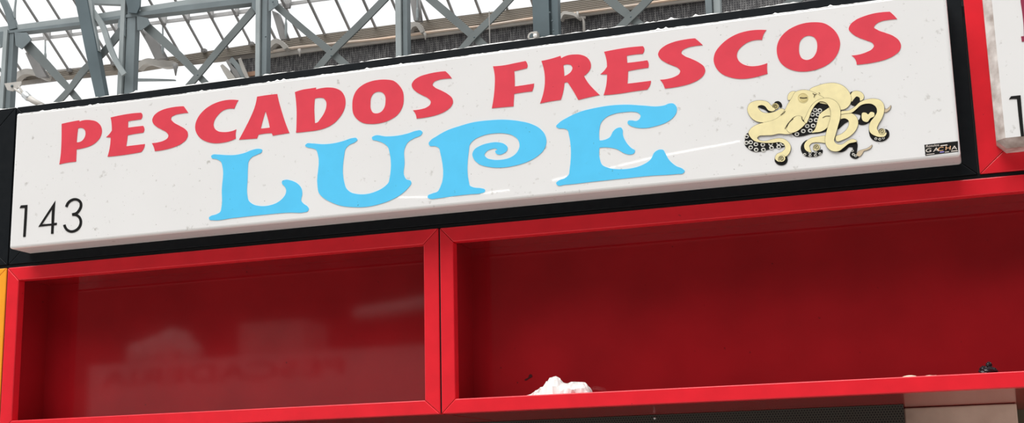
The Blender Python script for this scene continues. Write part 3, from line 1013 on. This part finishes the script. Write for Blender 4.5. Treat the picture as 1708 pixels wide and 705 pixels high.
post((19.5, 52), (11, 186), 15, 16)
post((219.5, -12), (212, 162), 23, 24, STEEL, STEELPALE, 0.30)
post((440, -12), (439, 132), 17, 16, STEEL, STEELPALE, 0.42)
post((672, -12), (673.5, 104), 18, 17.5, STEEL, STEELPALE, 0.50)
post((911, -14), (914, 72), 41, 35, STEELDARK, STEELDARK, 0.66, G, 0.0)
post((1189.5, -10), (1190.5, 32), 24, 23, STEELPALE, STEEL, 0.45)
bar('lower_chord', [(-20, ybot(-20), 16), (700, ybot(700), 16), (1420, ybot(1420), 16)], G + 0.06, 0.10, STEEL, truss)
# head of the second post and pieces above the chord
plate('post_head', [(208, -8), (234, -8), (233, 10), (228, 22), (214, 21), (212, 10)], G - 0.18, 0.05, STEELDARK, truss)
bar('upper_plate', [(150, 1, 9), (182, 2.2, 9), (214, 3, 10)], G - 0.02, 0.15, STEELPALE, truss)
bar('upper_strut', [(1, -6, 9), (9, 12, 9), (16, 30, 11), (21, 48, 13)], G - 0.05, 0.12, STEEL, truss)
bar('upper_rod', [(26, -5, 1.6), (24, 12, 1.6), (22.5, 30, 5)], G, 0.05, STEELPALE, truss)
# bottom chord: web with a lower flange
b = bmesh.new()
prism_bm(px_loop([(-20, 47.6), (132, 27.6), (212, 15), (300, 1.4), (420, -17), (420, -4), (300, 10.5), (212, 25), (132, 37.5), (-20, 57)], G), G, G + 0.1, 0, b)
n1 = len(b.faces)
prism_bm(px_loop([(-20, 55.5), (132, 36.5), (212, 24), (300, 9.5), (432, -6), (432, 3), (300, 18.6), (212, 28.8), (132, 42), (-20, 59)], G - 0.1), G - 0.1, G + 0.16, 0, b)
b.faces.ensure_lookup_table()
for i, f in enumerate(b.faces):
    f.material_index = 1 if i < n1 else 0
from_bm('chord', b, [STEEL, STEELPALE], truss)
# the leaning strut and the thin stay in front of it
b = bmesh.new()
prism_bm(px_loop(ribbon_px([(133, -10, 20), (141, 30, 19), (150, 75, 19), (159, 120, 18), (168.5, 166, 16), (179, 215, 16), (345, 985, 16)]), G - 0.4), G - 0.4, G - 0.22, 0, b)
from_bm('leaning_strut', b, STEELDARK, truss)
bar('leaning_strut_edge', [(147, -8, 8), (151, 12, 6), (153, 30, 4), (159.5, 60, 2), (164, 85, 1.2)], G - 0.36, 0.1, STEELPALE, truss)
bar('stay', [(152, 14, 6), (160, 27, 8), (168.6, 40, 8.5), (182.7, 79, 8.5), (195, 106, 8), (206.5, 124, 8)], G - 0.3, 0.06, STEELPALE, truss)
# crossed flat braces
for pts in (
        [(28, 55, 14), (62, 92, 15), (95, 127, 12), (115, 149, 10), (146, 187, 10)],
        [(208, 42, 14), (170, 89, 10), (140, 116, 11), (115, 149, 9), (78, 188, 10)],
        [(240, 40, 14), (268, 65, 14), (304, 98, 12), (329.6, 125, 10), (364, 161, 10)],
        [(426, 12, 12), (400, 42, 11), (365, 82, 10.5), (329.6, 125, 9.5), (297, 163, 10)],
        [(460, 9, 11), (505, 48, 11), (552.4, 87, 12), (592, 122, 12)],
        [(645, -6, 11), (600, 40, 11), (552.4, 87, 11), (521, 124, 11)],
        [(710, -8, 13), (750, 26, 14), (789.3, 60, 13), (832, 98, 13)],
        [(856, -8, 10), (822, 28, 10.5), (789.3, 60, 11), (752, 104, 11)],
        [(1010, -7, 16), (1030, 11, 15), (1051.4, 28, 13), (1094, 63, 13)],
        [(1087, -8, 13), (1070, 10, 12), (1051.4, 28, 12), (1008, 73, 12)],
        [(1338, -7, 14), (1322, 3, 15), (1305, 14, 14)]):
    (xa, ya, _), (xb, yb, wb) = pts[-2:]
    while yb < ybot(xb):
        xb += (pts[-1][0] - xa) * 0.5
        yb += (pts[-1][1] - ya) * 0.5
    if yb > pts[-1][1]:
        pts = pts + [(xb, yb, wb)]
    bar('brace', pts, G - (0.0 if pts[0][0] < pts[-1][0] else 0.06), 0.05, BRACE, truss)
for px in ([(24, 54), (44, 54), (52, 66), (36, 82), (26, 76)], [(198, 32), (209, 30), (209, 62), (204, 52), (196, 44)], [(228, 26), (246, 30), (250, 40), (236, 50), (229, 50)],
           [(448, -3), (463, 0), (464, 8), (452, 17), (448, 19)], [(420, 0), (432, -2), (432, 18), (427, 22), (420, 12)], [(0, 56), (10, 56), (9, 74), (0, 80)]):
    plate('gusset_plate', px, G - 0.12, 0.03, STEEL, truss)
for x, y in ((329.6, 125), (552.4, 82), (552.4, 93), (791, 62), (1052, 28), (443, 61), (234, 18), (455, 3), (917, 21), (921, 35), (923, 51), (143, 10), (146, 21)):
    c = at(x, y, G - 0.16)
    bm = bmesh.new()
    bmesh.ops.create_uvsphere(bm, u_segments=8, v_segments=6, radius=0.022)
    for v in bm.verts:
        v.co += c
    from_bm('bolt', bm, STEELDARK if x > 300 else STEEL, truss)

# tie rod on the first post
tie = truss
plate('eye_plate', [(7, 139), (34, 135.5), (35, 141), (29, 147), (20, 152), (12, 150)], G - 0.30, 0.04, ZINC, tie)
bm = bmesh.new()
for a in (at(24, 148, G - 0.34), at(31, 144, G - 0.34)):
    tube_bm([a, a * 0.4 + at(42, 160, G - 0.34) * 0.6, at(44, 164, G - 0.34)], 0.030, 8, bm)
from_bm('tie_rod_fork', bm, ZINC, tie)
from_bm('tie_rod_sleeve', tube_bm([at(39, 155, G - 0.34), at(41, 157, G - 0.34), at(48, 163.5, G - 0.34), at(50, 165, G - 0.34)], [0.06, 0.092, 0.092, 0.07], 14), BRIGHT, tie, True)
from_bm('tie_rod', tube_bm([at(47, 162.5, G - 0.34), at(57, 169, G - 0.34), at(76, 178, G - 0.34)], [0.078, 0.072, 0.06], 14), ZINC, tie, True)
bm = bmesh.new()
bmesh.ops.create_uvsphere(bm, u_segments=10, v_segments=8, radius=0.035)
for v in bm.verts:
    v.co += at(20, 143.5, G - 0.31)
from_bm('bolt', bm, STEELDARK, tie)

# gutter, its brackets and outlets
RY = 30.0
gut = thing('gutter_beam', 'long brown ribbed gutter beam with tan lower lip under the glass roof', 'gutter', tuple(at(640, 50, RY)))
plate('ribbed_face', [(-20, 129), (90, 116.7), (202, 104.8), (304, 91.8), (479, 64.6), (662, 40), (890, 10.5), (1010, -6), (1300, -48), (1300, -28), (1085, 2.5), (952, 20.5), (892, 27.5), (713, 51), (660, 59), (479, 78.5), (429, 88), (357, 97), (270, 106), (202, 117), (104, 127), (-20, 142)], RY, 0.35, RIBBED, gut)
bar('lip', [(428, 89.5, 2), (479, 80, 2), (540, 73, 1.8), (661, 60.4, 2.2), (713.4, 52.7, 2.2), (800, 42.5, 1.5), (892, 28.8, 2.2), (951.7, 21.8, 1.5), (1085, 3.5, 1.8), (1200, -13, 1.8)], RY - 0.12, 0.12, COPPER, gut)
bar('fascia_strip', [(428, 96, 5), (524, 82, 6), (661, 64.5, 6), (800, 46.5, 6), (892, 34, 7), (1000, 19, 6), (1120, 3, 6), (1200, -7, 6)], RY - 0.03, 0.08, ZINC, gut)
for pts in ([(22, 134, 8), (30, 124, 9), (42, 119, 9), (55, 120, 9), (70, 125, 12), (78, 128, 10)],
            [(228, 114, 7), (236, 105, 8), (247, 101.5, 9), (259, 104, 10), (272, 106, 12), (290, 106, 8)],
            [(447, 82, 6), (452, 73, 8), (461, 68, 8), (470, 73, 7), (476, 81, 6)],
            [(681, 52, 6), (686, 42, 8), (695, 40, 8), (701, 48, 6), (704, 54, 5)],
            [(934, 32, 3), (939, 22, 5), (950, 22, 5), (960, 25, 5), (965, 30, 3)]):
    bar('bracket', pts, RY - 0.25, 0.2, ZINC, gut)
for x, y0, y1, w in ((293, 107, 126, 11), (500, 82, 94, 7), (709.5, 55, 66, 6), (964, 20, 32, 5)):
    bm = tube_bm([at(x - 1, y0, RY - 0.3), at(x, (y0 + y1) / 2, RY - 0.3), at(x, y1, RY - 0.3)], [w / 2 * RY / F, w / 3.2 * RY / F, 0.015], 10)
    from_bm('gutter_outlet', bm, ZINC if x > 300 else STEELGREY, gut, True)
bar('lower_rail', [(226, 133, 5), (255, 133, 4), (292, 133.5, 1.6)], RY - 0.1, 0.05, STEELPALE, gut)

# glass roof: a slope falling away to the gutter, bars at even spacing
glz = thing('glass_roof', 'bright glazed roof slope with thin bars above the gutter', 'roof', tuple(at(450, 30, RY)))
SL = 0.68                      # fall per metre of depth


def on_slope(px, py):
    """point on the glazing slope that passes through the top of the gutter"""
    z0 = at(400, 77.5, RY).z
    d = (px - CX) / F * CR - (py - CY) / F * CU + CF
    # EYE.z + d.z s = z0 + SL (RY - d.y s)
    s = (z0 + SL * RY - EYE.z) / (d.z + SL * d.y)
    return EYE + d * s


zg = at(400, 77.5, RY).z
bm = bmesh.new()
for dz in (0.0, 0.012):
    pass
xa, xb = at(-60, 60, RY).x - 2, at(1200, 20, RY).x
ya, yb_ = RY - 2.6, RY + 0.25
v = [bm.verts.new((x, y, zg + SL * (RY - y) + t)) for t in (0.03, 0.045) for x, y in ((xa, ya), (xb, ya), (xb, yb_), (xa, yb_))]
for f in ((0, 1, 2, 3), (7, 6, 5, 4), (0, 4, 5, 1), (1, 5, 6, 2), (2, 6, 7, 3), (3, 7, 4, 0)):
    bm.faces.new([v[i] for i in f])
from_bm('glass_sheet', bm, GLASS, glz)
ends = [(8, 127), (35, 117), (70, 122), (112, 112.5), (146, 106), (187, 104), (222, 101), (262, 96), (301, 91), (339.4, 85), (380, 80), (418, 73), (459, 64), (500, 61), (541, 56), (583, 49), (626, 45), (670, 38), (713.4, 33), (757, 26), (801, 21), (846, 15), (890, 10)]
for x, y in ends:
    g = on_slope(x, y)
    w = 0.042 if x < 420 else 0.052
    bm = bmesh.new()
    for s in (0,):
        p0 = Vector((g.x, RY + 0.05, zg - SL * 0.05))
        p1 = Vector((g.x, RY - 2.6, zg + SL * 2.6))
        vs = []
        for p in (p0, p1):
            for dx, dz in ((-w / 2, -0.035), (w / 2, -0.035), (w / 2, 0.028), (-w / 2, 0.028)):
                vs.append(bm.verts.new((p.x + dx, p.y, p.z + dz)))
        for f in ((0, 1, 2, 3), (7, 6, 5, 4), (0, 4, 5, 1), (1, 5, 6, 2), (2, 6, 7, 3), (3, 7, 4, 0)):
            bm.faces.new([vs[i] for i in f])
    from_bm('glazing_bar', bm, STEELGREY if x > 30 else STEEL, glz)
    # glazing clip at the foot
    if x in (112, 339.4, 418, 187):
        from_bm('clip', box_bm(g.x - 0.03, g.x + 0.09, RY - 0.1, RY + 0.02, zg - 0.03, zg + 0.05), STEELGREY, glz)
bar('purlin', [(-10, 71, 4.5), (42, 66, 4.5), (136, 55, 4), (195, 46, 4), (249.5, 38.6, 4.5), (330, 28.5, 5), (415, 17, 5.5), (465, 8.4, 5), (524, 0, 4), (580, -7, 4)], RY - 0.75, 0.07, STEELGREY, glz)
for x, y in ((76, 56), (114, 52), (192.5, 42), (270, 31), (311, 26.5), (351, 21), (393.5, 15.5), (478, 3)):
    wide = 12 if x in (76, 270, 478) else 6
    bar('hanger', [(x, y - 8, wide), (x + 0.5, y + 2, wide * 0.9), (x + 1, y + 10, wide * 0.45)], RY - 0.85, 0.08, STEELGREY, glz)
for x, y0, y1 in ((75.5, 62, 112), (271.5, 36, 90), (477, 6, 63), (696, -8, 34)):
    bm = tube_bm([at(x, y0, RY - 0.7), at(x, (y0 * 0.5 + y1 * 0.5), RY - 0.7), at(x, y0 * 0.42 + y1 * 0.58, RY - 0.7), at(x, y0 * 0.1 + y1 * 0.9, RY - 0.7), at(x, y1, RY - 0.7)], [0.02, 0.02, 0.035, 0.035, 0.015], 8)
    from_bm('hanging_rod', bm, STEELPALE, glz)
for px in ([(42, 88), (54, 86), (78, 128), (60, 128)], [(234, 48), (247, 52), (262, 70), (277, 97), (258, 98)], [(453, 17), (464, 22), (480, 65), (467, 65)], [(683, -4), (697, -4), (702, 35), (690, 34)]):
    # principal rafters: boxes of iron lying along the slope
    plate('rafter', px, RY - 0.65, 0.14, STEELGREY, glz)

# netting wall below the gutter
o = plate('wall_rear', [(384, 101), (428, 96), (524, 82), (661, 64.5), (800, 46.5), (892, 34), (1000, 19), (1120, 3), (1300, -25), (1750, -80), (1750, 880), (384, 955)], RY + 0.12, 0.06, NET, None)
o['kind'] = 'structure'
fl = gut
bar('folded_sheet', [(369, 108, 4), (376, 117, 9), (384, 128, 11), (392, 140, 11)], RY - 0.12, 0.03, ZINC, fl)
bar('folded_sheet', [(378, 100, 4), (384, 110, 5), (391, 119, 8), (398, 131, 7)], RY - 0.05, 0.03, STEELGREY, fl)
bar('folded_sheet', [(384, 98, 9), (393, 107, 8), (400, 118, 8), (405, 130, 9)], RY + 0.02, 0.03, STEELPALE, fl)
bar('folded_sheet', [(399, 97, 5), (403, 108, 6), (408, 120, 6), (413, 131, 5)], RY - 0.08, 0.03, ZINC, fl)
bar('board', [(411, 124, 7), (430, 121, 7), (446, 119, 7)], RY + 0.05, 0.04, mat('tan_board', (0.36, 0.22, 0.15), 0.7, 0.2, noise=(3, 0.2)), fl)

# drain pipe on the netting, small lamp on the dark post, thin rod behind the sign
pipe = gut
from_bm('drain_pipe', tube_bm([at(968, 29, RY - 0.02), at(972, 31, RY - 0.02), at(973.5, 36, RY - 0.02), at(974.5, 70, RY - 0.02)], 0.032, 8), ZINC, pipe, True)
from_bm('pipe_collar', tube_bm([at(966, 29.5, RY - 0.02), at(977, 29, RY - 0.02)], 0.038, 8), ZINC, pipe, True)
lamp = thing('floodlight', 'small pale rounded lamp beside the dark iron post', 'lamp', tuple(at(886, 58, G - 0.3)))
bm = bmesh.new()
prism_bm(px_loop(smooth([(880, 64, 1), (880.5, 58, 0), (884, 54, 0), (890, 52.5, 0), (896, 52, 1), (896, 64, 1)]), G - 0.3), G - 0.3, G - 0.1, 0.008, bm)
from_bm('housing', bm, ZINC, lamp)
bm = bmesh.new()
prism_bm(px_loop(smooth([(883, 62.5, 1), (883.5, 58.5, 0), (886, 56, 0), (888.5, 55.5, 1), (888.5, 62.5, 1)]), G - 0.32), G - 0.32, G - 0.29, 0, bm)
from_bm('lens', bm, STEELDARK, lamp)
bm = bmesh.new()
bmesh.ops.create_uvsphere(bm, u_segments=10, v_segments=8, radius=0.045)
for v in bm.verts:
    v.co += at(892.5, 59.5, G - 0.32)
from_bm('knob', bm, PAPER, lamp, True)
RYD = 5.6
p1 = at(816, 19, RYD)
p0 = Vector((p1.x, RYD, FZ1 - 0.08))
rod = from_bm('antenna_rod', tube_bm([p0, p1], 0.0024, 8), ZINC)
tag(rod, 'thin pale upright rod standing behind the sign top edge', 'rod')

# ------------------------------------------------------------------ stalls across the aisle (they show in the gloss of the left cabinet)
OY = -6.6
opp = thing('market_stall', 'white fronted stall across the aisle, mirrored in the red cabinet', 'stall', (-9.7, OY, 0))
z_top = 3.69
ow = mat('opposite_white', (0.74, 0.74, 0.73), 0.4, 0.3)
box('sign_face', -12.52, -7.05, OY - 0.12, OY, 2.55, z_top, ow, opp, 0.01)
box('stall_body', -12.5, -7.1, OY - 2.5, OY - 0.13, 0, 2.6, mat('opposite_body', (0.30, 0.28, 0.27), 0.6, 0.3), opp)
om = mat('opposite_lettering', (0.05, 0.03, 0.03), 0.5, 0.2)
text_mesh('PESCADERIA', Vector((-8.4, OY, 3.36)), Vector((-1, 0, 0)), Vector((0, 0, 1)), 0.34, OY + 0.0006, om, opp, 'lettering', 0, width=3.9)
ct = box('carton', -10.15, -9.1, OY - 0.9, OY - 0.2, z_top + 0.001, 4.18, mat('pale_carton', (0.6, 0.58, 0.55), 0.8, 0.2, noise=(3, 0.2)), None, 0.01)
tag(ct, 'pale carton on top of the stall across the aisle', 'box')
bm = bmesh.new()
for cx, cz, r in ((-12.0, 3.86, 0.19), (-11.7, 3.90, 0.22), (-11.4, 3.95, 0.26), (-11.15, 3.85, 0.17)):
    q = bmesh.ops.create_icosphere(bm, subdivisions=3, radius=r)
    for v in q['verts']:
        n = v.co.normalized()
        v.co = Vector((cx, OY - 0.5, cz)) + v.co * (1 + 0.2 * math.sin(7 * n.x + 3 * n.z) * math.cos(6 * n.y))
        v.co.z = max(v.co.z, z_top + 0.001)
fb = from_bm('plastic_bag', bm, PAPER, None)
tag(fb, 'crumpled pale plastic on top of the stall across the aisle', 'bag')
ar = thing('streak_bar', 'pale added awning on posts over the stall across the aisle', 'crossbar', (-7.8, OY - 0.6, z_top))  # bar added to give a pale streak in the cabinet's reflection
from_bm('streak_tube', tube_bm([(-8.45, OY - 0.5, 4.24), (-7.8, OY - 0.5, 4.29), (-7.1, OY - 0.5, 4.37)], 0.085, 12), PAPER, ar, True)
for x_ in (-8.3, -7.25):
    box('post', x_ - 0.02, x_ + 0.02, OY - 0.52, OY - 0.48, z_top - 1.05, 4.26, INK, ar)
# thin light cable over the aisle; the sign's gloss mirrors it as a bright broken line
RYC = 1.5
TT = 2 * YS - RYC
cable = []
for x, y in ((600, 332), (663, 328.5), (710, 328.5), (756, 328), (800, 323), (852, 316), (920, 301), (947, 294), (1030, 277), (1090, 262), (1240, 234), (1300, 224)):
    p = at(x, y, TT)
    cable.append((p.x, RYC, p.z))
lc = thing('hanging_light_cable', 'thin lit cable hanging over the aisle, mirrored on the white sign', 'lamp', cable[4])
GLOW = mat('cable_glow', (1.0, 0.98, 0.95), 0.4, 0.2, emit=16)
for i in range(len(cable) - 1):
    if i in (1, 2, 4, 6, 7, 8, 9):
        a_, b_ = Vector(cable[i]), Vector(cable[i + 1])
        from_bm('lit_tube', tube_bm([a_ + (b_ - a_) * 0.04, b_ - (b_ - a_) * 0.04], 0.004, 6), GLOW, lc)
from_bm('wire', tube_bm([(c[0], c[1] - 0.012, c[2]) for c in [(cable[0][0] - 3, RYC, cable[0][2] + 2.5)] + cable + [(cable[-1][0] + 3, RYC, cable[-1][2] + 1.5)]], 0.002, 6), INK, lc)

# ------------------------------------------------------------------ light: overcast sky and the bright skylights over the aisle
w = bpy.data.worlds.new('world')
scene.world = w
w.use_nodes = True
bg = w.node_tree.nodes['Background']
bg.inputs['Color'].default_value = (0.97, 0.985, 1.0, 1)
bg.inputs['Strength'].default_value = 1.05
sd = bpy.data.lights.new('sun', 'SUN')
sd.energy = 4.5
sd.angle = math.radians(48)
sd.color = (1.0, 0.985, 0.96)
sun = bpy.data.objects.new('sun', sd)
COL.objects.link(sun)
el, az = math.radians(66), math.radians(-28)
dirv = Vector((math.sin(az) * math.cos(el), -math.cos(az) * math.cos(el), math.sin(el)))   # towards the sun
sun.rotation_euler = (-dirv).to_track_quat('-Z', 'Y').to_euler()
sun.location = (0, -5, 12)

# ------------------------------------------------------------------ view
vs = scene.view_settings
vs.view_transform = 'Standard'
vs.look = 'None'
vs.exposure = 0.0
vs.gamma = 1.0
vs.use_curve_mapping = False
scene.cycles.max_bounces = 8
scene.cycles.transparent_max_bounces = 12
